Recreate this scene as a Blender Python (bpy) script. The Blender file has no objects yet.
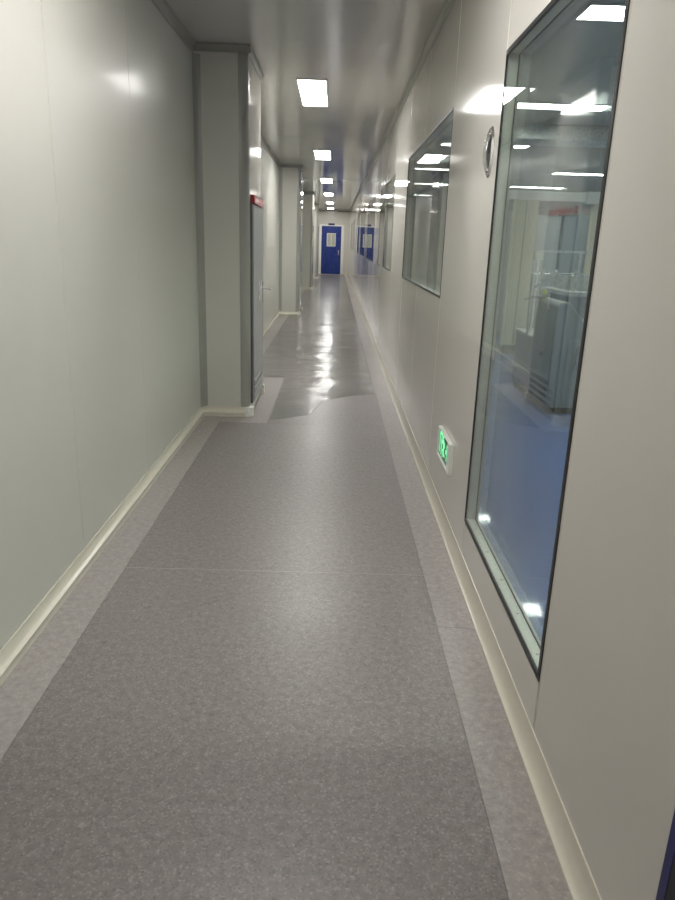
import bpy, bmesh, math, random
from mathutils import Matrix, Vector
random.seed(7)
scene = bpy.context.scene
COL = scene.collection

# ------------------------------------------------------------------ camera, world, exposure
FPX, YAW, PITCH, ROLL, CAMH = 694.82, 0.0120367, 0.2911898, 0.0328155, 1.40
cy, sy, cp, sp, cr, sr = (math.cos(YAW), math.sin(YAW), math.cos(PITCH), math.sin(PITCH), math.cos(ROLL), math.sin(ROLL))
fw = Vector((sy*cp, cy*cp, -sp)); rt = Vector((cy, -sy, 0)); up = rt.cross(fw)
r2 = rt*cr + up*sr; u2 = up*cr - rt*sr
cam_data = bpy.data.cameras.new('camera')
cam = bpy.data.objects.new('camera', cam_data); COL.objects.link(cam)
cam_data.sensor_fit = 'VERTICAL'; cam_data.sensor_height = 36.0; cam_data.sensor_width = 27.0
cam_data.lens = FPX/900*36.0
cam_data.clip_start = 0.02; cam_data.clip_end = 200
cam.matrix_world = Matrix(((r2.x, u2.x, -fw.x, 0), (r2.y, u2.y, -fw.y, 0), (r2.z, u2.z, -fw.z, CAMH), (0, 0, 0, 1)))
scene.camera = cam
world = bpy.data.worlds.new('world'); scene.world = world; world.use_nodes = True
world.node_tree.nodes['Background'].inputs[0].default_value = (0.5, 0.52, 0.55, 1)
world.node_tree.nodes['Background'].inputs[1].default_value = 0.02
vs = scene.view_settings
vs.view_transform = 'Standard'; vs.look = 'None'; vs.gamma = 1.0; vs.use_curve_mapping = False
vs.exposure = 1.2
CORRIDOR_LIGHT = 17.0      # emission of the corridor diffusers
ROOM_LIGHT = 18.0           # emission of the production-room diffusers
scene.cycles.use_denoising = True
scene.cycles.max_bounces = 14; scene.cycles.diffuse_bounces = 6; scene.cycles.glossy_bounces = 6
scene.cycles.transparent_max_bounces = 24
scene.cycles.sample_clamp_indirect = 8.0

# ------------------------------------------------------------------ layout (metres; camera over 0,0)
WR, WL, ZC = 0.603, -1.060, 2.72       # right wall, left wall, ceiling
Y0, Y1 = -5.0, 32.2                    # corridor ends
MOD = 1.18
WINZ0, WINZ1 = 1.110, 2.100            # far windows
W1Z0, W1Z1 = 0.242, 2.085              # tall first window
ROOM_X = 6.6
WINDOWS = [(1.668, 2.835)] + [(4.03 + 3.75*k, 6.37 + 3.75*k) for k in range(7)]
COLX = -0.665                          # corridor face of the columns

# ------------------------------------------------------------------ materials
def mat(name): 
    m = bpy.data.materials.new(name); m.use_nodes = True
    return m, m.node_tree, m.node_tree.nodes['Principled BSDF']
def setp(b, col=None, rough=None, metal=None, spec=None, coat=None):
    if col is not None: b.inputs['Base Color'].default_value = (*col, 1)
    if rough is not None: b.inputs['Roughness'].default_value = rough
    if metal is not None: b.inputs['Metallic'].default_value = metal
    if spec is not None: b.inputs['Specular IOR Level'].default_value = spec
    if coat is not None: b.inputs['Coat Weight'].default_value = coat; b.inputs['Coat Roughness'].default_value = 0.08
def simple(name, col, rough=0.5, metal=0.0, spec=0.5, coat=None, noise=0.0, nscale=30.0):
    m, t, b = mat(name); setp(b, col, rough, metal, spec, coat)
    n = t.nodes.new('ShaderNodeTexNoise'); n.inputs['Scale'].default_value = nscale
    tc = t.nodes.new('ShaderNodeTexCoord'); t.links.new(tc.outputs['Object'], n.inputs['Vector'])
    mr = t.nodes.new('ShaderNodeMapRange'); mr.inputs['To Min'].default_value = max(0, rough-0.04); mr.inputs['To Max'].default_value = rough+0.04
    t.links.new(n.outputs['Fac'], mr.inputs['Value']); t.links.new(mr.outputs['Result'], b.inputs['Roughness'])
    if noise:
        mx = t.nodes.new('ShaderNodeMixRGB'); mx.inputs['Color1'].default_value = (*[c*(1-noise) for c in col], 1)
        mx.inputs['Color2'].default_value = (*[min(1, c*(1+noise)) for c in col], 1)
        t.links.new(n.outputs['Fac'], mx.inputs['Fac']); t.links.new(mx.outputs['Color'], b.inputs['Base Color'])
    return m
def painted(name, col, rough, stretch, bump=0.04, scale=1.0, spec=0.5, dist=0.002, coat=0.0, crough=0.06):
    """colour-coated steel sheet: satin gloss, long faint waves along the sheet"""
    m, t, b = mat(name); setp(b, col, rough, 0, spec)
    b.inputs['Coat Weight'].default_value = coat; b.inputs['Coat Roughness'].default_value = crough
    g = t.nodes.new('ShaderNodeNewGeometry')
    mp = t.nodes.new('ShaderNodeMapping'); mp.inputs['Scale'].default_value = stretch
    t.links.new(g.outputs['Position'], mp.inputs['Vector'])
    n = t.nodes.new('ShaderNodeTexNoise'); n.inputs['Scale'].default_value = scale; n.inputs['Detail'].default_value = 2.0
    t.links.new(mp.outputs['Vector'], n.inputs['Vector'])
    bp = t.nodes.new('ShaderNodeBump'); bp.inputs['Strength'].default_value = bump; bp.inputs['Distance'].default_value = dist
    t.links.new(n.outputs['Fac'], bp.inputs['Height']); t.links.new(bp.outputs['Normal'], b.inputs['Normal'])
    n2 = t.nodes.new('ShaderNodeTexNoise'); n2.inputs['Scale'].default_value = 2.5; n2.inputs['Detail'].default_value = 4
    t.links.new(g.outputs['Position'], n2.inputs['Vector'])
    mr = t.nodes.new('ShaderNodeMapRange'); mr.inputs['To Min'].default_value = rough*0.9; mr.inputs['To Max'].default_value = rough*1.12
    t.links.new(n2.outputs['Fac'], mr.inputs['Value']); t.links.new(mr.outputs['Result'], b.inputs['Roughness'])
    return m
def vinyl(name, base, fleck, dark, rough):
    m, t, b = mat(name); setp(b, base, rough, 0, 0.5)
    g = t.nodes.new('ShaderNodeNewGeometry')
    v = t.nodes.new('ShaderNodeTexVoronoi'); v.inputs['Scale'].default_value = 190; v.feature = 'F1'; v.inputs['Randomness'].default_value = 1
    t.links.new(g.outputs['Position'], v.inputs['Vector'])
    sep = t.nodes.new('ShaderNodeSeparateColor'); t.links.new(v.outputs['Color'], sep.inputs['Color'])
    cr_ = t.nodes.new('ShaderNodeValToRGB'); e = cr_.color_ramp.elements
    e[0].position = 0.0; e[0].color = (*dark, 1); e[1].position = 1.0; e[1].color = (*fleck, 1)
    a = cr_.color_ramp.elements.new(0.22); a.color = (*base, 1)
    a = cr_.color_ramp.elements.new(0.80); a.color = (*base, 1)
    t.links.new(sep.outputs['Red'], cr_.inputs['Fac'])
    n = t.nodes.new('ShaderNodeTexNoise'); n.inputs['Scale'].default_value = 40; n.inputs['Detail'].default_value = 6
    t.links.new(g.outputs['Position'], n.inputs['Vector'])
    mx = t.nodes.new('ShaderNodeMixRGB'); mx.blend_type = 'OVERLAY'; mx.inputs['Fac'].default_value = 0.35
    t.links.new(cr_.outputs['Color'], mx.inputs['Color1']); t.links.new(n.outputs['Fac'], mx.inputs['Color2'])
    t.links.new(mx.outputs['Color'], b.inputs['Base Color'])
    n3 = t.nodes.new('ShaderNodeTexNoise'); n3.inputs['Scale'].default_value = 1.7; n3.inputs['Detail'].default_value = 5
    t.links.new(g.outputs['Position'], n3.inputs['Vector'])
    mr = t.nodes.new('ShaderNodeMapRange'); mr.inputs['To Min'].default_value = rough-0.07; mr.inputs['To Max'].default_value = rough+0.07
    t.links.new(n3.outputs['Fac'], mr.inputs['Value']); t.links.new(mr.outputs['Result'], b.inputs['Roughness'])
    bp = t.nodes.new('ShaderNodeBump'); bp.inputs['Strength'].default_value = 0.12; bp.inputs['Distance'].default_value = 0.0006
    t.links.new(n.outputs['Fac'], bp.inputs['Height']); t.links.new(bp.outputs['Normal'], b.inputs['Normal'])
    return m
def glassmat(name, tint):
    m = bpy.data.materials.new(name); m.use_nodes = True; t = m.node_tree
    t.nodes.remove(t.nodes['Principled BSDF']); out = t.nodes['Material Output']
    tr = t.nodes.new('ShaderNodeBsdfTransparent'); tr.inputs['Color'].default_value = (*tint, 1)
    gl = t.nodes.new('ShaderNodeBsdfGlossy'); gl.inputs['Roughness'].default_value = 0.01
    g = t.nodes.new('ShaderNodeNewGeometry')
    # keep the air-to-glass Fresnel on both faces of the sheet
    mr = t.nodes.new('ShaderNodeMapRange'); mr.inputs['To Min'].default_value = 1.5; mr.inputs['To Max'].default_value = 1/1.5
    t.links.new(g.outputs['Backfacing'], mr.inputs['Value'])
    fr = t.nodes.new('ShaderNodeFresnel'); t.links.new(mr.outputs['Result'], fr.inputs['IOR'])
    mx = t.nodes.new('ShaderNodeMixShader')
    t.links.new(fr.outputs[0], mx.inputs[0]); t.links.new(tr.outputs[0], mx.inputs[1]); t.links.new(gl.outputs[0], mx.inputs[2])
    t.links.new(mx.outputs[0], out.inputs['Surface'])
    return m
def filmmat(name):
    m = bpy.data.materials.new(name); m.use_nodes = True; t = m.node_tree
    b = t.nodes['Principled BSDF']; out = t.nodes['Material Output']
    setp(b, (0.34, 0.32, 0.31), 0.17, 0, 0.5)
    tr = t.nodes.new('ShaderNodeBsdfTransparent'); tr.inputs['Color'].default_value = (0.96, 0.96, 0.96, 1)
    g = t.nodes.new('ShaderNodeNewGeometry')
    mp = t.nodes.new('ShaderNodeMapping'); mp.inputs['Scale'].default_value = (1.6, 6.5, 1)
    n = t.nodes.new('ShaderNodeTexNoise'); n.inputs['Scale'].default_value = 1.0; n.inputs['Detail'].default_value = 3
    t.links.new(g.outputs['Position'], mp.inputs['Vector']); t.links.new(mp.outputs['Vector'], n.inputs['Vector'])
    bp = t.nodes.new('ShaderNodeBump'); bp.inputs['Strength'].default_value = 0.7; bp.inputs['Distance'].default_value = 0.008
    t.links.new(n.outputs['Fac'], bp.inputs['Height']); t.links.new(bp.outputs['Normal'], b.inputs['Normal'])
    mx = t.nodes.new('ShaderNodeMixShader'); mx.inputs[0].default_value = 0.5
    t.links.new(tr.outputs[0], mx.inputs[1]); t.links.new(b.outputs[0], mx.inputs[2]); t.links.new(mx.outputs[0], out.inputs['Surface'])
    return m
def emit(name, col, s):
    m, t, b = mat(name); setp(b, (0.8, 0.8, 0.8), 0.5)
    b.inputs['Emission Color'].default_value = (*col, 1); b.inputs['Emission Strength'].default_value = s
    return m

M = {}
M['wall'] = painted('wall_paint', (0.615, 0.592, 0.548), 0.085, (1, 14, 0.25), 0.05, spec=0.22)
M['wall_left'] = painted('wall_paint_left', (0.590, 0.582, 0.532), 0.40, (1, 9, 0.25), 0.05, spec=0.20, coat=0.05, crough=0.09)  # a touch darker than wall_paint: column-front shading put into the base colour
M['ceil'] = painted('ceiling_paint', (0.55, 0.537, 0.50), 0.095, (9, 0.25, 1), 0.04, spec=0.4)
M['back'] = simple('joint_backing', (0.20, 0.20, 0.19), 0.7)
M['trim'] = simple('cream_powder_coat', (0.66, 0.63, 0.535), 0.22, noise=0.04)
M['corner'] = simple('trim_shaded_tone', (0.33, 0.33, 0.295), 0.32, noise=0.04)  # trim finish darkened: shade on corner trims and covings put into the colour
M['vinyl'] = vinyl('vinyl_dark', (0.215, 0.190, 0.185), (0.30, 0.272, 0.262), (0.165, 0.147, 0.142), 0.36)
M['vinyl_light'] = vinyl('vinyl_light', (0.335, 0.305, 0.293), (0.40, 0.37, 0.355), (0.295, 0.27, 0.26), 0.36)
M['weld'] = simple('vinyl_weld', (0.36, 0.34, 0.325), 0.4)
M['film'] = filmmat('floor_film')
M['glass'] = glassmat('window_glass', (0.93, 0.965, 0.95))
M['gasket'] = simple('black_gasket', (0.012, 0.013, 0.014), 0.45)
M['alu'] = simple('satin_aluminium', (0.60, 0.61, 0.54), 0.35, 0.15, noise=0.04)
M['bolt'] = simple('bolt_steel', (0.42, 0.42, 0.38), 0.4, 0.6)
M['chrome'] = simple('chrome', (0.82, 0.82, 0.82), 0.10, 1.0)
M['dial'] = simple('dial_face', (0.55, 0.55, 0.56), 0.4)
M['black'] = simple('black_plastic', (0.02, 0.02, 0.022), 0.4)
M['blue'] = simple('blue_door_paint', (0.007, 0.030, 0.21), 0.28, noise=0.05)
M['deepblue'] = simple('blue_frame_paint', (0.003, 0.009, 0.11), 0.3)
M['steelgrey'] = simple('grey_cabinet_paint', (0.42, 0.44, 0.46), 0.22, 0.25, noise=0.03)
M['darkgrey'] = simple('dark_grey_paint', (0.10, 0.105, 0.11), 0.4)
M['red'] = simple('red_sign_plastic', (0.42, 0.02, 0.03), 0.22)
M['white'] = simple('white_plastic', (0.78, 0.78, 0.74), 0.35)
M['signface'] = simple('sign_face_dark_green', (0.012, 0.09, 0.05), 0.25)
M['green'] = emit('lit_green', (0.05, 1.0, 0.32), 0.42)
M['lamp'] = emit('corridor_diffuser', (1.0, 0.985, 0.95), CORRIDOR_LIGHT)
M['roomlamp'] = emit('room_diffuser', (1.0, 0.985, 0.93), ROOM_LIGHT)
M['lampframe'] = simple('lamp_frame', (0.66, 0.66, 0.64), 0.35)
M['roomfloor'] = painted('blue_epoxy', (0.095, 0.170, 0.42), 0.05, (3, 3, 1), 0.05, 1.0, 0.5, 0.004)
M['roomwall'] = painted('room_wall_paint', (0.64, 0.62, 0.55), 0.20, (1, 9, 0.25), 0.05)
M['machine'] = simple('machine_paint', (0.26, 0.29, 0.31), 0.35, noise=0.04)
M['machinelight'] = simple('machine_light_steel', (0.62, 0.64, 0.63), 0.28, 0.3)
M['cream'] = simple('cream_frame_paint', (0.72, 0.66, 0.52), 0.4)
M['yellow'] = simple('yellow_green_cap', (0.45, 0.45, 0.06), 0.4)

# ------------------------------------------------------------------ mesh helpers
class MB:
    def __init__(s): s.v = []; s.f = []
    def box(s, x0, x1, y0, y1, z0, z1):
        k = len(s.v)
        s.v += [(x0,y0,z0),(x1,y0,z0),(x1,y1,z0),(x0,y1,z0),(x0,y0,z1),(x1,y0,z1),(x1,y1,z1),(x0,y1,z1)]
        s.f += [tuple(k+i for i in q) for q in ((3,2,1,0),(4,5,6,7),(0,1,5,4),(1,2,6,5),(2,3,7,6),(3,0,4,7))]
        return s
    def prism(s, pts, axis, a, b):
        """extrude the 2-D outline pts along axis from a to b; pts in the order of the other two axes"""
        k = len(s.v); n = len(pts)
        for t in (a, b):
            for p, q in pts:
                s.v.append({'x': (t, p, q), 'y': (p, t, q), 'z': (p, q, t)}[axis])
        s.f.append(tuple(range(k, k+n))); s.f.append(tuple(range(k+2*n-1, k+n-1, -1)))
        for i in range(n):
            j = (i+1) % n; s.f.append((k+i, k+n+i, k+n+j, k+j))
        return s
    def cyl(s, p0, p1, r0, r1=None, n=16):
        r1 = r0 if r1 is None else r1
        p0 = Vector(p0); p1 = Vector(p1); d = (p1-p0).normalized()
        a = d.orthogonal().normalized(); b = d.cross(a); k = len(s.v)
        for p, r in ((p0, r0), (p1, r1)):
            for i in range(n):
                t = 2*math.pi*i/n; s.v.append(tuple(p + a*r*math.cos(t) + b*r*math.sin(t)))
        s.f.append(tuple(range(k+n-1, k-1, -1))); s.f.append(tuple(range(k+n, k+2*n)))
        for i in range(n):
            j = (i+1) % n; s.f.append((k+i, k+j, k+n+j, k+n+i))
        return s
    def lathe(s, org, axis, prof, n=32):
        """prof: list of (radius, distance along axis)"""
        d = Vector(axis).normalized(); a = d.orthogonal().normalized(); b = d.cross(a); o = Vector(org); k = len(s.v); m = len(prof)
        for r, h in prof:
            for i in range(n):
                t = 2*math.pi*i/n; s.v.append(tuple(o + d*h + (a*math.cos(t)+b*math.sin(t))*r))
        for q in range(m-1):
            for i in range(n):
                j = (i+1) % n; s.f.append((k+q*n+i, k+q*n+j, k+(q+1)*n+j, k+(q+1)*n+i))
        return s
def build(name, mb, m, parent=None, bevel=0.0, smooth=False, seg=2):
    me = bpy.data.meshes.new(name); me.from_pydata(mb.v, [], mb.f)
    bm = bmesh.new(); bm.from_mesh(me); bmesh.ops.recalc_face_normals(bm, faces=bm.faces)
    if bevel: bmesh.ops.bevel(bm, geom=[e for e in bm.edges if e.is_manifold and e.calc_face_angle(0) > 0.5], offset=bevel, segments=seg, profile=0.5, affect='EDGES', clamp_overlap=True)
    bm.to_mesh(me); bm.free()
    if smooth:
        for p in me.polygons: p.use_smooth = True
        me.set_sharp_from_angle(angle=math.radians(40))
    me.materials.append(m)
    o = bpy.data.objects.new(name, me); COL.objects.link(o)
    if parent: 
        o.parent = parent; o.matrix_parent_inverse = Matrix.Identity(4)
        if parent.location.length: pass
    return o
def B(name, m, parent, *box, bevel=0.0): return build(name, MB().box(*box), m, parent, bevel)
def empty(name, loc=(0, 0, 0)):
    o = bpy.data.objects.new(name, None); COL.objects.link(o); o.location = loc; o.empty_display_size = 0.1; return o
def tag(o, label, cat, group=None):
    o['label'] = label; o['category'] = cat
    if group: o['group'] = group
    return o
def struct(o): o['kind'] = 'structure'; return o
def copy_tree(o, parent=None):
    c = o.copy(); COL.objects.link(c)
    if parent: c.parent = parent
    for ch in [x for x in o.children]: copy_tree(ch, c)
    return c

# skirting / coving profile: (distance from wall, height)
def cove_profile(d, h, lip=0.008, n=6, ridge=False):
    pts = [(0, 0), (d, 0), (d, lip)]
    if ridge:
        lip = 0.036; pts += [(d-0.0015, 0.026), (d+0.0005, 0.029), (d+0.0005, 0.033), (d-0.002, 0.035)]; d = d-0.004
    for i in range(n+1):
        t = i/n*math.pi/2
        pts.append((d - (d-0.004)*math.sin(t)*1.0, lip + (h-lip-0.004)*(1-math.cos(t))))
    pts += [(0.004, h), (0, h)]
    return pts
def run_y(name, wall_x, side, y0, y1, d, h, ceiling=False, m=None, parent=None, ridge=False):
    """a length of cove along Y; side=+1 grows to +X"""
    pts = [(wall_x + side*p, (ZC - q) if ceiling else q) for p, q in cove_profile(d, h, ridge=ridge)]
    return build(name, MB().prism(pts, 'y', y0, y1), m or M['trim'], parent, smooth=True)
def run_x(name, wall_y, side, x0, x1, d, h, ceiling=False, m=None, parent=None):
    pts = [(wall_y + side*p, (ZC - q) if ceiling else q) for p, q in cove_profile(d, h)]
    return build(name, MB().prism(pts, 'x', x0, x1), m or M['trim'], parent, smooth=True)

# ------------------------------------------------------------------ floor
floor = struct(B('floor', M['back'], None, -1.3, 0.75, Y0-0.2, Y1+0.2, -0.08, -0.004))
BW = 0.152
XDL, XDR = -0.882, 0.432
columns_y = [(5.56, 6.52), (13.65, 14.6), (21.1, 22.05), (27.4, 28.35)]
G = 0.0008
def sheet(name, x0, x1, y0, y1, m): return B(name, m, floor, x0+G, x1-G, y0+G, y1-G, -0.004, 0.0)
seams = [Y0, -1.6, 2.78]
ys = [Y0, -1.6, 2.78, 5.36]
for a, b in zip(ys[:-1], ys[1:]): sheet('vinyl_sheet', XDL, XDR, a, b, M['vinyl'])
# sheets beyond the first column: the pale border steps round every column
prev = 5.36
for (c0, c1) in columns_y:
    if c0 - 0.2 > prev: sheet('vinyl_sheet', XDL, XDR, prev, c0-0.2, M['vinyl'])
    sheet('vinyl_sheet', COLX+0.155, XDR, max(prev, c0-0.2), c1+0.75, M['vinyl']); prev = c1+0.75
sheet('vinyl_sheet', XDL, XDR, prev, Y1, M['vinyl'])
for a, b in ((Y0, 2.35), (2.35, 9.0), (9.0, 17.0), (17.0, 25.0), (25.0, Y1)):
    sheet('border_strip', XDR, WR, a, b, M['vinyl_light'])
prev = Y0
for (c0, c1) in columns_y:
    sheet('border_strip', WL, XDL, prev, c0-0.2, M['vinyl_light'])
    sheet('border_strip', WL, COLX+0.155, c0-0.2, c1+0.75, M['vinyl_light']); prev = c1+0.75
sheet('border_strip', WL, XDL, prev, Y1, M['vinyl_light'])
for a in (-1.6, 2.78): B('weld_line', M['weld'], floor, XDL, XDR, a-0.002, a+0.002, -0.004, 0.0006)
c0, c1 = columns_y[0]
B('weld_line', M['weld'], floor, COLX+0.152, COLX+0.158, c0-0.2, c1+0.75, -0.004, 0.0006)
B('weld_line', M['weld'], floor, XDL, COLX+0.155, c0-0.203, c0-0.198, -0.004, 0.0006)
B('weld_line', M['weld'], floor, -0.88, COLX+0.155, c1+0.747, c1+0.752, -0.004, 0.0006)

# ------------------------------------------------------------------ right wall: panels round the windows
def frange(a, b, step, off):
    out = [a]; k = math.ceil((a-off)/step + 1e-6)
    while off + k*step < b-1e-3:
        if off + k*step > a+1e-3: out.append(off+k*step)
        k += 1
    out.append(b); return out
T = 0.05
DOOR2 = (-0.03, 0.949)
wr = MB()
panels = []
def solid(a, b):
    wr.box(WR+0.010, WR+T, a, b, 0, ZC)
    ed = frange(a, b, MOD, 1.66)
    for p, q in zip(ed[:-1], ed[1:]): panels.append((p, q, 0, ZC))
def around(a, b, z0, z1):
    if z0 > 0: wr.box(WR+0.010, WR+T, a, b, 0, z0)
    wr.box(WR+0.010, WR+T, a, b, z1, ZC)
    ed = frange(a, b, (b-a)/max(1, round((b-a)/MOD)), a)
    for p, q in zip(ed[:-1], ed[1:]):
        if z0 > 0: panels.append((p, q, 0, z0))
        panels.append((p, q, z1, ZC))
solid(Y0, DOOR2[0]); around(DOOR2[0], DOOR2[1], 0, 2.08)
prev = DOOR2[1]
for i, (a, b) in enumerate(WINDOWS):
    solid(prev, a); around(a, b, W1Z0 if i == 0 else WINZ0, W1Z1 if i == 0 else WINZ1); prev = b
solid(prev, Y1)
wall_right = struct(build('wall_right', wr, M['back']))
def panel_y(x, y0, y1, z0, z1, face, m, parent, tilt):
    """sheet-steel panel whose corridor face is at x; face=-1 looks to -X, +1 to +X"""
    w = (y1-y0)-0.0012; h = z1-z0-0.0008
    mb = MB().box(0, 0.009, -w/2, w/2, -h/2, h/2) if face < 0 else MB().box(-0.009, 0, -w/2, w/2, -h/2, h/2)
    o = build('wall_panel', mb, m, parent, bevel=0.004, seg=3)
    o.location = (x, (y0+y1)/2, (z0+z1)/2); o.rotation_euler.z = math.radians(tilt)
    return o
for (a, b, z0, z1) in panels:
    far = a > 3
    panel_y(WR, a, b, z0, z1, -1, M['wall'], wall_right, random.uniform(-0.11, 0.11) if far else random.uniform(-0.03, 0.03))

# ------------------------------------------------------------------ windows
def window(n, a, b, z0, z1):
    e = struct(empty('window_%d' % n, (WR, (a+b)/2, z0)))
    oy, oz = (a+b)/2, z0
    gk = 0.017 if n == 1 else 0.010
    def L(name, m, x0, x1, y0, y1, zz0, zz1, bevel=0): return build(name, MB().box(x0-WR, x1-WR, y0-oy, y1-oy, zz0-oz, zz1-oz), m, e, bevel)
    g = MB()
    for (y0, y1, q0, q1) in ((a, a+gk, z0, z1), (b-gk*0.5, b, z0, z1), (a+gk, b-gk*0.5, z0, z0+gk), (a+gk, b-gk*0.5, z1-gk, z1)):
        g.box(-0.002, 0.006, y0-oy, y1-oy, q0-oz, q1-oz)
    build('gasket', g, M['gasket'], e)
    L('outer_pane', M['glass'], WR, WR+0.005, a+gk, b-gk*0.5, z0+gk, z1-gk)
    L('inner_pane', M['glass'], WR+0.047, WR+0.052, a+0.008, b-0.008, z0+0.008, z1-0.008)
    for nm, bx in (('sill', (a, b, z0-0.004, z0+0.012)), ('head', (a, b, z1-0.012, z1+0.004)), ('jamb', (a-0.004, a+0.010, z0+0.012, z1-0.012)), ('jamb', (b-0.010, b+0.004, z0+0.012, z1-0.012))):
        L(nm, M['alu'], WR+0.0065, WR+0.056, *bx)
    s_ = MB(); q = 0.0045
    for (y0, y1, q0, q1) in ((a+0.010, a+0.010+q, z0+0.012, z1-0.012), (b-0.010-q, b-0.010, z0+0.012, z1-0.012), (a+0.010+q, b-0.010-q, z0+0.012, z0+0.012+q), (a+0.010+q, b-0.010-q, z1-0.012-q, z1-0.012)):
        s_.box(0.0425, 0.0465, y0-oy, y1-oy, q0-oz, q1-oz)
    build('spacer_seal', s_, M['gasket'], e)
    if n == 1:
        for k in range(5):
            yy = a + 0.12 + k*0.235
            build('sill_screw', MB().lathe((0.028, yy-oy, 0.0118), (0, 0, 1), [(0.0055, 0), (0.005, 0.0015), (0.002, 0.002), (0.0, 0.002)], 12), M['bolt'], e)
    return e
for i, (a, b) in enumerate(WINDOWS):
    window(i+1, a, b, W1Z0 if i == 0 else WINZ0, W1Z1 if i == 0 else WINZ1)

# ------------------------------------------------------------------ near blue door in the right wall
d2 = struct(empty('door_2', (WR, DOOR2[1], 0)))
def D2(name, m, x0, x1, y0, y1, z0, z1, bevel=0): return build(name, MB().box(x0, x1, y0-DOOR2[1], y1-DOOR2[1], z0, z1), m, d2, bevel)
D2('door_frame', M['deepblue'], -0.002, 0.05, DOOR2[1]-0.023, DOOR2[1], 0, 2.08)
D2('door_frame', M['deepblue'], -0.002, 0.05, DOOR2[0], DOOR2[0]+0.034, 0, 2.08)
D2('door_frame', M['deepblue'], -0.002, 0.05, DOOR2[0]+0.034, DOOR2[1]-0.023, 2.046, 2.08)
D2('seal', M['gasket'], -0.001, 0.048, DOOR2[1]-0.072, DOOR2[1]-0.023, 0, 2.046)
D2('door_leaf', M['blue'], 0.012, 0.05, DOOR2[0]+0.034, DOOR2[1]-0.072, 0.006, 2.046)
build('door_handle', MB().cyl((0.012, -0.85, 1.0), (-0.04, -0.85, 1.0), 0.01).cyl((-0.04, -0.86, 1.0), (-0.04, -0.74, 1.0), 0.009), M['chrome'], d2, smooth=True)

# ------------------------------------------------------------------ left wall
wall_left = struct(B('wall_left', M['back'], None, WL-T, WL-0.010, Y0, Y1, 0, ZC))
ed = [Y0, -2.7, -1.6, -0.5, 0.60, 1.70, 2.79, 3.88, 5.56]
ed += [6.52 + 1.185*k for k in range(1, 22) if 6.52 + 1.185*k < Y1-0.3] + [Y1]
for a, b in zip(ed[:-1], ed[1:]): panel_y(WL, a, b, 0, ZC, 1, M['wall_left'], wall_left, {2.79: 0.16, 3.88: -0.14, 1.70: -0.08}.get(a, random.uniform(-0.05, 0.05)))

# ------------------------------------------------------------------ far wall with blue door, back wall
FZ = 2.06; FX0, FX1 = -0.645, 0.262
wf = MB()
wf.box(WL-T, FX0, Y1, Y1+T, 0, ZC).box(FX1, WR+T, Y1, Y1+T, 0, ZC).box(FX0, FX1, Y1, Y1+T, FZ, ZC)
wall_far = struct(build('wall_far', wf, M['wall']))
wall_back = struct(B('wall_back', M['wall'], None, WL-T, WR+T, Y0-T, Y0, 0, ZC))
d1 = struct(empty('door_1', (0, Y1, 0)))
def D1(name, m, x0, x1, y0, y1, z0, z1, parent=None, bevel=0): return build(name, MB().box(x0, x1, y0, y1, z0, z1), m, parent or d1, bevel)
for bx in ((FX0-0.075, FX0+0.018, 0, FZ+0.05), (FX1-0.018, FX1+0.10, 0, FZ+0.05)): D1('door_frame', M['white'], bx[0], bx[1], -0.025, 0.0, bx[2], bx[3])
D1('door_frame', M['white'], FX0+0.018, FX1-0.018, -0.025, 0.0, FZ-0.012, FZ+0.05)
lf = MB(); VX0, VX1, VZ0, VZ1 = -0.375, -0.02, 1.21, 1.73
a0, a1 = FX0+0.02, FX1-0.02
lf.box(a0, VX0, -0.018, 0.03, 0.008, FZ-0.014).box(VX1, a1, -0.018, 0.03, 0.008, FZ-0.014).box(VX0, VX1, -0.018, 0.03, 0.008, VZ0).box(VX0, VX1, -0.018, 0.03, VZ1, FZ-0.014)
leaf = build('door_leaf', lf, M['blue'], d1)
vf = MB()
for bx in ((VX0-0.02, VX0+0.02, VZ0-0.02, VZ1+0.02), (VX1-0.02, VX1+0.02, VZ0-0.02, VZ1+0.02), (VX0+0.02, VX1-0.02, VZ0-0.02, VZ0+0.02), (VX0+0.02, VX1-0.02, VZ1-0.02, VZ1+0.02), (-0.22, -0.175, VZ0+0.02, VZ1-0.02)):
    vf.box(bx[0], bx[1], -0.024, -0.018, bx[2], bx[3])
build('vision_frame', vf, M['alu'], leaf)
D1('vision_pane', simple('frosted_vision_pane', (0.40, 0.42, 0.36), 0.3), VX0, VX1, -0.006, 0.004, VZ0, VZ1, leaf)
build('door_handle', MB().box(0.13, 0.165, -0.024, -0.018, 0.82, 1.05).cyl((0.147, -0.02, 0.97), (0.147, -0.07, 0.97), 0.011).cyl((0.157, -0.07, 0.97), (0.05, -0.07, 0.965), 0.010), M['chrome'], leaf)
sg = tag(build('room_sign', MB().box(-0.34, -0.06, Y1-0.035, Y1-0.0255, 2.085, 2.165), M['deepblue'], None, 0.004), 'small dark blue plate on the wall above the far blue door', 'sign')

# ------------------------------------------------------------------ ceiling
ceiling = struct(B('ceiling', M['back'], None, WL-T, WR+T, Y0-T, Y1+T, ZC+0.006, ZC+0.06))
ed = [Y0 + 1.16*k for k in range(33) if Y0+1.16*k < Y1-0.3] + [Y1]
for a, b in zip(ed[:-1], ed[1:]):
    w = b-a-0.0014
    o = build('ceiling_panel', MB().box((WL-T), (WR+T), -w/2, w/2, 0, 0.006), M['ceil'], ceiling, 0.0006, seg=1)
    o.location = (0, (a+b)/2, ZC); o.rotation_euler.x = math.radians(random.uniform(-0.03, 0.03)); o.rotation_euler.y = math.radians(random.uniform(-0.03, 0.03))

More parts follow.
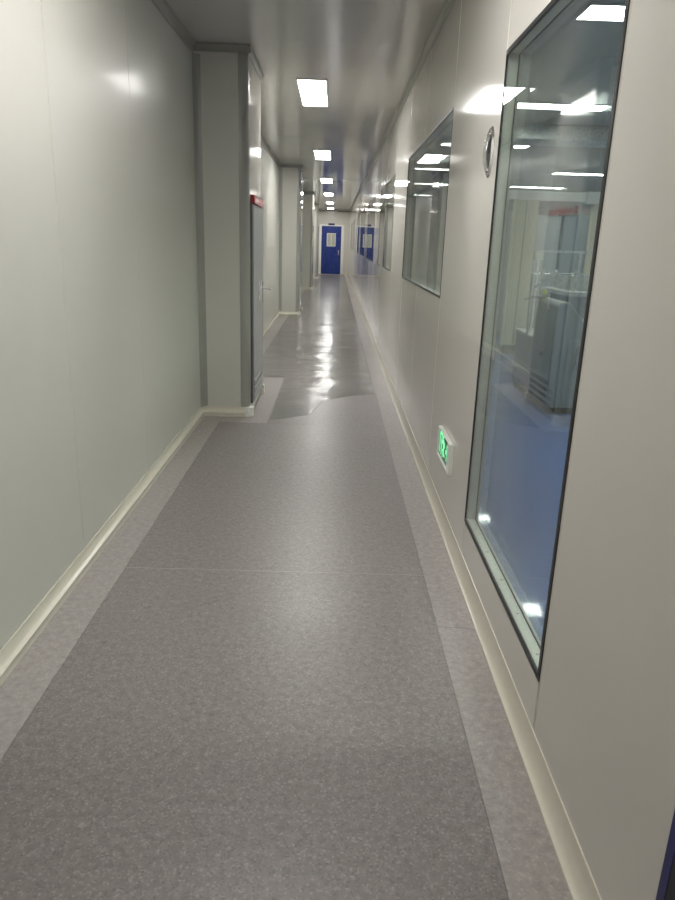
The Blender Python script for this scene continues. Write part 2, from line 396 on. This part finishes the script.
# ------------------------------------------------------------------ skirtings and covings along the walls
struct(run_y('baseboard_right', WR, -1, DOOR2[1], Y1, 0.028, 0.088))
struct(run_y('baseboard_right', WR, -1, Y0, DOOR2[0], 0.028, 0.088))
struct(run_y('trim_1', WR, -1, Y0, Y1, 0.022, 0.060, True, M['corner']))
prev = Y0
for (c0, c1) in columns_y + [(Y1, Y1)]:
    struct(run_y('baseboard_left', WL, 1, prev, c0, 0.028, 0.080, ridge=True))
    struct(run_y('trim_2', WL, 1, prev, c0, 0.028, 0.075, True, M['corner'])); prev = c1
struct(run_x('trim_3', Y1, -1, WL, WR, 0.026, 0.07, True, M['corner']))
struct(run_x('baseboard_far', Y1, -1, FX1+0.10, WR, 0.028, 0.08))
struct(run_x('baseboard_far', Y1, -1, WL, FX0-0.075, 0.028, 0.08))

# ------------------------------------------------------------------ boxed columns on the left wall
def column(c0, c1, label):
    e = tag(empty('boxed_column', (WL, c0, 0)), label, 'column', 'boxed columns along the left wall')
    w = COLX - WL; L = c1 - c0; R = 0.072
    def arc(cx, cyy, a0, a1, n=8): return [(cx + R*math.cos(a0+(a1-a0)*i/n), cyy + R*math.sin(a0+(a1-a0)*i/n)) for i in range(n+1)]
    build('front_panel', MB().box(0.0, w-R-0.001, 0.0, 0.012, 0, ZC), M['wall_left'], e, 0.001)
    build('side_panel', MB().box(w-0.012, w, R+0.001, L-R-0.001, 0, ZC), M['wall'], e, 0.001)
    build('rear_panel', MB().box(0.0, w-R-0.001, L-0.012, L, 0, ZC), M['wall_left'], e, 0.001)
    H = math.pi/2
    build('corner_trim', MB().prism(arc(w-R, R, -H, 0) + [(w-R, R)], 'z', 0, ZC), M['corner'], e, smooth=True)
    build('corner_trim', MB().prism(arc(w-R, L-R, 0, H) + [(w-R, L-R)], 'z', 0, ZC), M['corner'], e, smooth=True)
    # concave cover where the column meets the wall
    r = 0.055; cv = [(0, 0), (0, -r)] + [(r - r*math.cos(i/6*H), -r + r*math.sin(i/6*H)) for i in range(1, 7)]
    build('inner_corner_trim', MB().prism(cv, 'z', 0.075, ZC-0.07), M['corner'], e, smooth=True)
    pr = cove_profile(0.028, 0.080, ridge=True); pc = cove_profile(0.022, 0.052)
    build('skirting', MB().prism([(-p, q) for p, q in pr], 'x', 0.0, w-0.035), M['trim'], e, smooth=True)
    build('skirting', MB().prism([(w+p, q) for p, q in pr], 'y', L-0.075, L-0.02), M['trim'], e, smooth=True)
    build('skirting', MB().prism([(L+p, q) for p, q in pr], 'x', 0.0, w-0.03), M['trim'], e, smooth=True)
    for yy in (0.0,):
        cap = [(w-0.035, -0.029), (w-0.008, -0.029), (w+0.020, -0.018), (w+0.030, 0.008), (w+0.030, 0.055), (w+0.001, 0.055), (w-0.01, 0.03), (w-0.035, 0.0)]
        build('corner_cap', MB().prism(cap, 'z', 0, 0.078), M['white'], e, 0.004)
    capb = [(p, L-q) for p, q in cap]
    build('corner_cap', MB().prism(capb, 'z', 0, 0.078), M['white'], e, 0.004)
    build('coving', MB().prism([(-p, ZC-q) for p, q in pc], 'x', 0.0, w+0.022), M['corner'], e, smooth=True)
    build('coving', MB().prism([(w+p, ZC-q) for p, q in pc], 'y', -0.022, L+0.02), M['corner'], e, smooth=True)
    return e
labels = ['nearest boxed column of the left wall, grey fire cabinet on its side',
          'second boxed column along the left wall, just past the grey cabinet handle',
          'third boxed column along the left wall, between two others',
          'farthest boxed column on the left wall, beside the far blue door']
for (c0, c1), lb in zip(columns_y, labels): column(c0, c1, lb)

# ------------------------------------------------------------------ fire cabinet on the first column
cab = tag(empty('fire_cabinet', (COLX, 5.66, 0)), 'tall grey metal fire cabinet with red sign on the nearest column', 'cabinet')
CL = 0.76
build('frame', MB().box(0.0005, 0.016, 0, 0.03, 0.09, 1.66).box(0.0005, 0.016, CL-0.03, CL, 0.09, 1.66).box(0.0005, 0.016, 0.03, CL-0.03, 1.62, 1.66).box(0.0005, 0.016, 0.03, CL-0.03, 0.09, 0.12), M['darkgrey'], cab)
door = build('door', MB().box(0.001, 0.026, 0.012, CL-0.012, 0.30, 1.645), M['steelgrey'], cab, 0.003)
low = build('louvre_panel', MB().box(0.001, 0.024, 0.012, CL-0.012, 0.096, 0.294), M['steelgrey'], cab, 0.003)
for k in range(3):
    z = 0.115 + k*0.060
    build('louvre_blade', MB().prism([(0.0235, z+0.026), (0.034, z+0.028), (0.0235, z+0.044)], 'y', 0.05, CL-0.05), M['steelgrey'], low)
    build('louvre_gap', MB().box(0.022, 0.0255, 0.05, CL-0.05, z, z+0.026), M['black'], low)
build('lock_plate', MB().box(0.0255, 0.029, 0.40, 0.44, 0.90, 1.06), M['machinelight'], door, 0.003)
hd = build('handle', MB().box(0.0255, 0.032, CL-0.095, CL-0.055, 0.86, 1.04), M['chrome'], door, 0.003)
build('lever', MB().cyl((0.03, CL-0.075, 0.985), (0.075, CL-0.075, 0.985), 0.010).cyl((0.070, CL-0.085, 0.985), (0.085, CL+0.06, 0.965), 0.010, 0.008), M['chrome'], hd, smooth=True)
sgn = build('sign_box', MB().box(0.001, 0.032, 0.02, CL-0.03, 1.662, 1.725), M['red'], cab, 0.004)
fr = MB()
for bx in ((0.03, CL-0.04, 1.668, 1.671), (0.03, CL-0.04, 1.716, 1.719), (0.03, 0.034, 1.671, 1.716), (CL-0.044, CL-0.04, 1.671, 1.716)): fr.box(0.0315, 0.0328, *bx)
build('sign_border', fr, M['white'], sgn)

# ------------------------------------------------------------------ corridor ceiling lights
def lamp(name, x, y, along_y, diff, label, group, L=1.2, W=0.268):
    e = tag(empty(name, (x, y, ZC)), label, 'light', group)
    hx, hy = (W/2, L/2) if along_y else (L/2, W/2)
    f = MB(); t = 0.014; z0, z1 = -0.014, 0.0
    f.box(-hx, hx, -hy, -hy+t, z0, z1).box(-hx, hx, hy-t, hy, z0, z1).box(-hx, -hx+t, -hy+t, hy-t, z0, z1).box(hx-t, hx, -hy+t, hy-t, z0, z1)
    build('frame', f, M['lampframe'], e)
    build('diffuser', MB().box(-hx+t, hx-t, -hy+t, hy-t, -0.011, -0.004), diff, e)
    return e
LX = -0.245
ord_ = {7.15: 'nearest', 11.95: 'second', 16.8: 'third', 21.55: 'fourth', 26.2: 'fifth', 30.5: 'farthest'}
for y in (-2.45, 2.35, 7.15, 11.95, 16.8, 21.55, 26.2, 30.5):
    lb = ('lit ceiling panel, %s of the row running down the corridor' % ord_[y]) if y in ord_ else ('lit ceiling panel above the camera end of the corridor' if y > 0 else 'lit ceiling panel behind the camera position')
    lamp('ceiling_light', LX, y, True, M['lamp'], lb, 'corridor ceiling lights')

# ------------------------------------------------------------------ oval pull on the right wall
ga = tag(empty('recessed_pull', (WR, 2.965, 1.757)), 'oval chrome recessed pull on the wall left of the tall window', 'handle')
def oval_ring(rings, n=40):
    """rings: list of (half width, half height, stand-off from the wall)"""
    mb = MB(); m = len(rings)
    for hw, hh, d in rings:
        for i in range(n):
            t = 2*math.pi*i/n; c, q = math.cos(t), math.sin(t)
            mb.v.append((-d, 0.92*hw*math.copysign(abs(c)**0.8, c), 0.9*hh*math.copysign(abs(q)**0.8, q)))
    for q in range(m-1):
        for i in range(n):
            j = (i+1) % n; mb.f.append((q*n+i, q*n+j, (q+1)*n+j, (q+1)*n+i))
    return mb
build('plate', oval_ring([(0.062, 0.104, 0.0005), (0.062, 0.104, 0.004), (0.056, 0.098, 0.010), (0.046, 0.086, 0.010), (0.041, 0.080, 0.003), (0.041, 0.080, 0.0006)]), M['chrome'], ga, smooth=True)
build('dish', oval_ring([(0.0411, 0.0801, 0.0032), (0.034, 0.070, 0.0015), (0.02, 0.045, 0.0012), (0.0, 0.0, 0.0012)]), M['darkgrey'], ga, smooth=True)
gr = MB(); N = 10
pts = [(-(0.006 + 0.012*math.sin(math.pi*i/N)), 0.012, -0.068 + 0.136*i/N) for i in range(N+1)]
for p, q in zip(pts[:-1], pts[1:]): gr.cyl(p, q, 0.011, n=12)
build('grip', gr, M['chrome'], ga, smooth=True)
for zz in (0.082, -0.082):
    build('plate_screw', MB().lathe((-0.0095, 0, zz), (-1, 0, 0), [(0.004, 0), (0.004, 0.002), (0.0, 0.003)], 10), M['bolt'], ga)

# ------------------------------------------------------------------ low exit sign
ex = tag(empty('exit_sign', (WR, 3.41, 0.32)), 'low lit green exit sign in a white frame above the right skirting', 'sign')
EW, EH = 0.39, 0.155
fr = MB()
for bx in ((-EW/2, -EW/2+0.075, 0, EH), (EW/2-0.008, EW/2, 0, EH), (-EW/2+0.075, EW/2-0.008, 0, 0.008), (-EW/2+0.075, EW/2-0.008, EH-0.010, EH)): fr.box(-0.022, -0.0005, *bx)
build('frame', fr, M['white'], ex, 0.003)
build('face', MB().box(-0.014, -0.0015, -EW/2+0.074, EW/2-0.007, 0.007, EH-0.009), M['signface'], ex)
def glyph(name, polys, x=-0.0155):
    mb = MB()
    for pts in polys: mb.prism(pts, 'x', x, x+0.0012)
    return build(name, mb, M['green'], ex)
def bar(p, q, w):
    d = Vector((q[0]-p[0], q[1]-p[1])).normalized()*w/2; n = Vector((-d.y, d.x))
    return [(p[0]+n.x, p[1]+n.y), (p[0]-n.x, p[1]-n.y), (q[0]-n.x, q[1]-n.y), (q[0]+n.x, q[1]+n.y)]
# the viewer faces +X: +Y of the sign is on the viewer's left
def disc(c, r, n=12): return [(c[0]+r*math.cos(2*math.pi*i/n), c[1]+r*math.sin(2*math.pi*i/n)) for i in range(n)]
rm = [disc((0.012, 0.122), 0.011), bar((0.008, 0.110), (-0.006, 0.072), 0.020), bar((0.006, 0.104), (0.036, 0.090), 0.008), bar((0.036, 0.090), (0.046, 0.104), 0.008),
      bar((0.004, 0.104), (-0.026, 0.098), 0.008), bar((-0.026, 0.098), (-0.034, 0.082), 0.008), bar((-0.004, 0.074), (0.020, 0.056), 0.011), bar((0.020, 0.056), (0.014, 0.028), 0.010),
      bar((-0.007, 0.074), (-0.018, 0.050), 0.011), bar((-0.018, 0.050), (-0.046, 0.046), 0.010)]
rm = [[(p*1.08+0.035, 0.078+(q-0.078)*1.15) for p, q in poly] for poly in rm]
glyph('running_figure', rm)
glyph('arrow', [bar((-0.040, 0.078), (-0.095, 0.078), 0.022), [(-0.075, 0.122), (-0.114, 0.078), (-0.075, 0.034), (-0.062, 0.046), (-0.086, 0.078), (-0.062, 0.110)]])
glyph('doorway_symbol', [bar((0.098, 0.022), (0.098, 0.134), 0.012), bar((0.150, 0.022), (0.150, 0.134), 0.012), bar((0.092, 0.130), (0.156, 0.130), 0.012)])

# ------------------------------------------------------------------ plastic film left on the far floor
def film_edge(x):
    P = [(-0.52, 5.46), (-0.40, 5.50), (-0.25, 5.62), (-0.17, 5.66), (-0.12, 5.95), (-0.07, 6.20), (0.05, 6.34), (0.18, 6.46), (0.43, 6.58)]
    for (xa, ya), (xb, yb) in zip(P[:-1], P[1:]):
        if xa <= x <= xb: return ya + (yb-ya)*(x-xa)/(xb-xa)
    return P[-1][1]
from mathutils import noise as mnoise
mb = MB(); NX, NY = 40, 520
for j in range(NY+1):
    for i in range(NX+1):
        u = i/NX; xe = -0.49 + 0.91*u; a = film_edge(xe); J1 = 160; y = a + (7.24-a)*j/J1 if j <= J1 else 7.24 + 23.7*((j-J1)/(NY-J1))**1.6
        q = min(1, max(0, (y-7.27)/0.10)); q = q*q*(3-2*q)
        x = xe*(1-q) + (-0.86 + 1.28*u)*q
        w = mnoise.noise((x*1.7, y*2.6, 0.3)) + 0.55*mnoise.noise((x*3.5+7, y*6.0, 1.7)) + 0.42*mnoise.noise((x*6, y*11.0, 4.1))
        z = 0.0015 + (0.0085 + 0.0079*w*min(1, 9/(y+1)))*min(1, (y-a)/0.5)
        mb.v.append((x, y, max(0.0009, z)))
for j in range(NY):
    for i in range(NX):
        k = j*(NX+1)+i; mb.f.append((k, k+1, k+NX+2, k+NX+1))
film = tag(build('protective_film', mb, M['film'], None, smooth=True), 'glossy wrinkled plastic film with ragged edge on the far corridor floor', 'plastic film')

# ------------------------------------------------------------------ production room behind the right wall
RX0 = WR + 0.058
RY0, RY1 = Y0, 30.5
room_floor = struct(B('floor_production_room', M['roomfloor'], None, RX0-0.008, ROOM_X, RY0, RY1, -0.06, 0.0))
M['roomceil'] = painted('room_ceiling_paint', (0.62, 0.57, 0.48), 0.22, (1, 9, 0.25), 0.05)
room_ceiling = struct(B('ceiling_production_room', M['roomceil'], None, RX0, ROOM_X, RY0, RY1, ZC, ZC+0.05))
struct(B('wall_room_side', M['roomwall'], None, ROOM_X, ROOM_X+0.05, RY0, RY1, 0, ZC))
struct(B('wall_room_near', M['roomwall'], None, RX0, ROOM_X, RY0-0.05, RY0, 0, ZC))
struct(B('wall_room_far', M['roomwall'], None, RX0, ROOM_X, RY1, RY1+0.05, 0, ZC))
for x in (1.975, 4.5):
    for k, y in enumerate((1.7, 4.55, 7.35, 10.2, 13.5, 16.7, 20.5, 25.0)):
        lamp('room_light', x, y, False, M['roomlamp'], '%s lit panel along the %s side of the ceiling behind the tall window' % (['first', 'second', 'third', 'fourth', 'fifth', 'sixth', 'seventh', 'eighth'][k], 'corridor' if x < 3 else 'far'), 'production room ceiling lights', 1.2, 0.29)
# dark service duct under the room ceiling
tag(build('air_duct', MB().box(RX0+0.3, ROOM_X-0.1, 8.4, 8.9, 2.56, 2.715), M['machinelight'], None, 0.01), 'grey air duct crossing the production room under its ceiling', 'duct')

# grey processing machine close to the glass
mc = tag(empty('processing_machine', (1.89, 5.95, 0)), 'grey processing machine with sloping top on the blue floor', 'machine')
prof = [(0, 0.06), (0, 0.94), (0.03, 0.97), (0.10, 0.97), (0.30, 0.745), (0.75, 0.745), (0.75, 0.06)]
build('main_housing', MB().prism(prof, 'y', 0.0, 0.66), M['machine'], mc, 0.012)
build('lower_housing', MB().box(0.01, 0.62, 0.665, 1.30, 0.06, 0.575), M['machine'], mc, 0.012)
build('lower_cover', MB().box(0.0, 0.63, 0.66, 1.31, 0.576, 0.60), M['machinelight'], mc, 0.005)
build('plinth', MB().box(0.03, 0.72, 0.03, 1.27, 0.0, 0.06), M['black'], mc)
for k in range(4): build('vent_slot', MB().box(-0.006, 0.002, 0.06, 0.58, 0.085+k*0.055, 0.105+k*0.055), M['black'], mc)
build('side_seam', MB().box(-0.004, 0.004, 0.015, 0.03, 0.25, 0.93), M['darkgrey'], mc)
build('front_door', MB().box(0.12, 0.68, -0.014, 0.0, 0.12, 0.66), M['machine'], mc, 0.006)
build('front_handle', MB().cyl((0.20, -0.035, 0.40), (0.20, -0.035, 0.60), 0.011).box(0.19, 0.21, -0.03, -0.012, 0.41, 0.425).box(0.19, 0.21, -0.03, -0.012, 0.575, 0.59), M['chrome'], mc)
build('side_knob', MB().lathe((0, 0.32, 0.50), (-1, 0, 0), [(0.030, 0), (0.030, 0.012), (0.022, 0.02), (0, 0.02)], 16), M['darkgrey'], mc, smooth=True)
build('table_top', MB().box(0.26, 0.85, -0.05, 0.66, 0.747, 0.775), M['machinelight'], mc, 0.006)
build('cap', MB().lathe((0.02, 0.50, 0.955), (0, 0, 1), [(0.026, 0), (0.026, 0.075), (0.018, 0.09), (0, 0.09)], 16), M['yellow'], mc, smooth=True)
build('roller_shaft', MB().cyl((-0.05, 0.75, 1.17), (0.55, 0.75, 1.17), 0.008), M['chrome'], mc, smooth=True)
for xx in (0.04, 0.16, 0.36): build('roller_disc', MB().cyl((xx, 0.75, 1.17), (xx+0.025, 0.75, 1.17), 0.042), M['machinelight'], mc, smooth=True)
for xx in (-0.03, 0.53): build('shaft_bracket', MB().box(xx-0.012, xx+0.012, 0.735, 0.765, 0.60, 1.19), M['machinelight'], mc, 0.003)
build('guide_rod', MB().cyl((-0.12, 0.62, 0.94), (0.04, 0.42, 1.0), 0.009).cyl((-0.02, 0.7, 1.05), (0.05, 0.55, 1.13), 0.012), M['chrome'], mc, smooth=True)
# pale filling machine behind it
m2 = tag(empty('filling_machine', (2.50, 7.55, 0)), 'pale steel filling machine behind the grey machine', 'machine')
build('cabinet', MB().box(0, 1.3, 0, 0.9, 0.08, 0.92), M['steelgrey'], m2, 0.012)
build('deck', MB().box(-0.04, 1.34, -0.04, 0.94, 0.92, 0.965), M['machinelight'], m2, 0.006)
build('upper_housing', MB().box(0.08, 1.2, 0.2, 0.85, 0.965, 1.13), M['machinelight'], m2, 0.015)
for xx in (0.3, 0.55, 0.8): build('access_opening', MB().box(xx, xx+0.07, 0.196, 0.204, 0.99, 1.09), M['darkgrey'], m2)
build('plinth', MB().box(0.04, 1.26, 0.04, 0.86, 0, 0.08), M['black'], m2)
build('guard_rail', MB().box(-0.35, 0.62, 0.10, 0.13, 1.36, 1.385).box(0.1, 0.12, 0.10, 0.13, 0.965, 1.36).box(0.58, 0.60, 0.10, 0.13, 0.965, 1.36), M['machinelight'], m2)
build('control_box', MB().box(0.05, 0.13, 1.02, 1.08, 1.29, 1.37).box(0.08, 0.10, 1.04, 1.06, 0.60, 1.29), M['white'], mc, 0.004)
# cream portal frame farther back
pf = tag(empty('portal_frame', (2.3, 9.6, 0)), 'cream portal frame with wide left post deep in the room', 'door frame')
build('post', MB().box(0.02, 0.34, 0, 0.10, 0.11, 2.0), M['cream'], pf, 0.01)
build('post', MB().box(1.06, 1.15, 0, 0.10, 0.0, 2.0), M['cream'], pf, 0.01)
build('beam', MB().box(-0.14, 1.15, -0.01, 0.11, 2.0, 2.11), M['white'], pf, 0.01)
build('elbow', MB().box(0.94, 1.16, -0.03, 0.13, 1.97, 2.125), M['white'], pf, 0.015)
build('post_foot', MB().box(0.0, 0.28, -0.05, 0.12, 0.0, 0.11), M['darkgrey'], pf, 0.005)
build('post_groove', MB().box(0.17, 0.19, -0.004, 0.002, 0.11, 2.0), M['corner'], pf)
# dark cabinets against the far part of the room
for k, x in enumerate((2.75, 3.55, 4.35)):
    c = tag(empty('steel_locker', (x, 11.4, 0)), 'dark grey steel locker behind the portal frame, %s' % ['left of three', 'middle of three', 'right of three'][k], 'locker', 'steel lockers in the room')
    build('body', MB().box(0, 0.76, 0, 0.5, 0.06, 1.9), M['machine'], c, 0.008)
    build('plinth', MB().box(0.02, 0.74, 0.03, 0.48, 0, 0.06), M['black'], c)
    for s in (0.01, 0.385):
        d = build('door', MB().box(s, s+0.365, -0.018, 0.0, 0.08, 1.88), M['steelgrey'] if s > 0.2 else M['machine'], c, 0.004)
        build('pull', MB().box(s+0.17, s+0.19, -0.03, -0.016, 0.9, 1.1), M['chrome'], d)
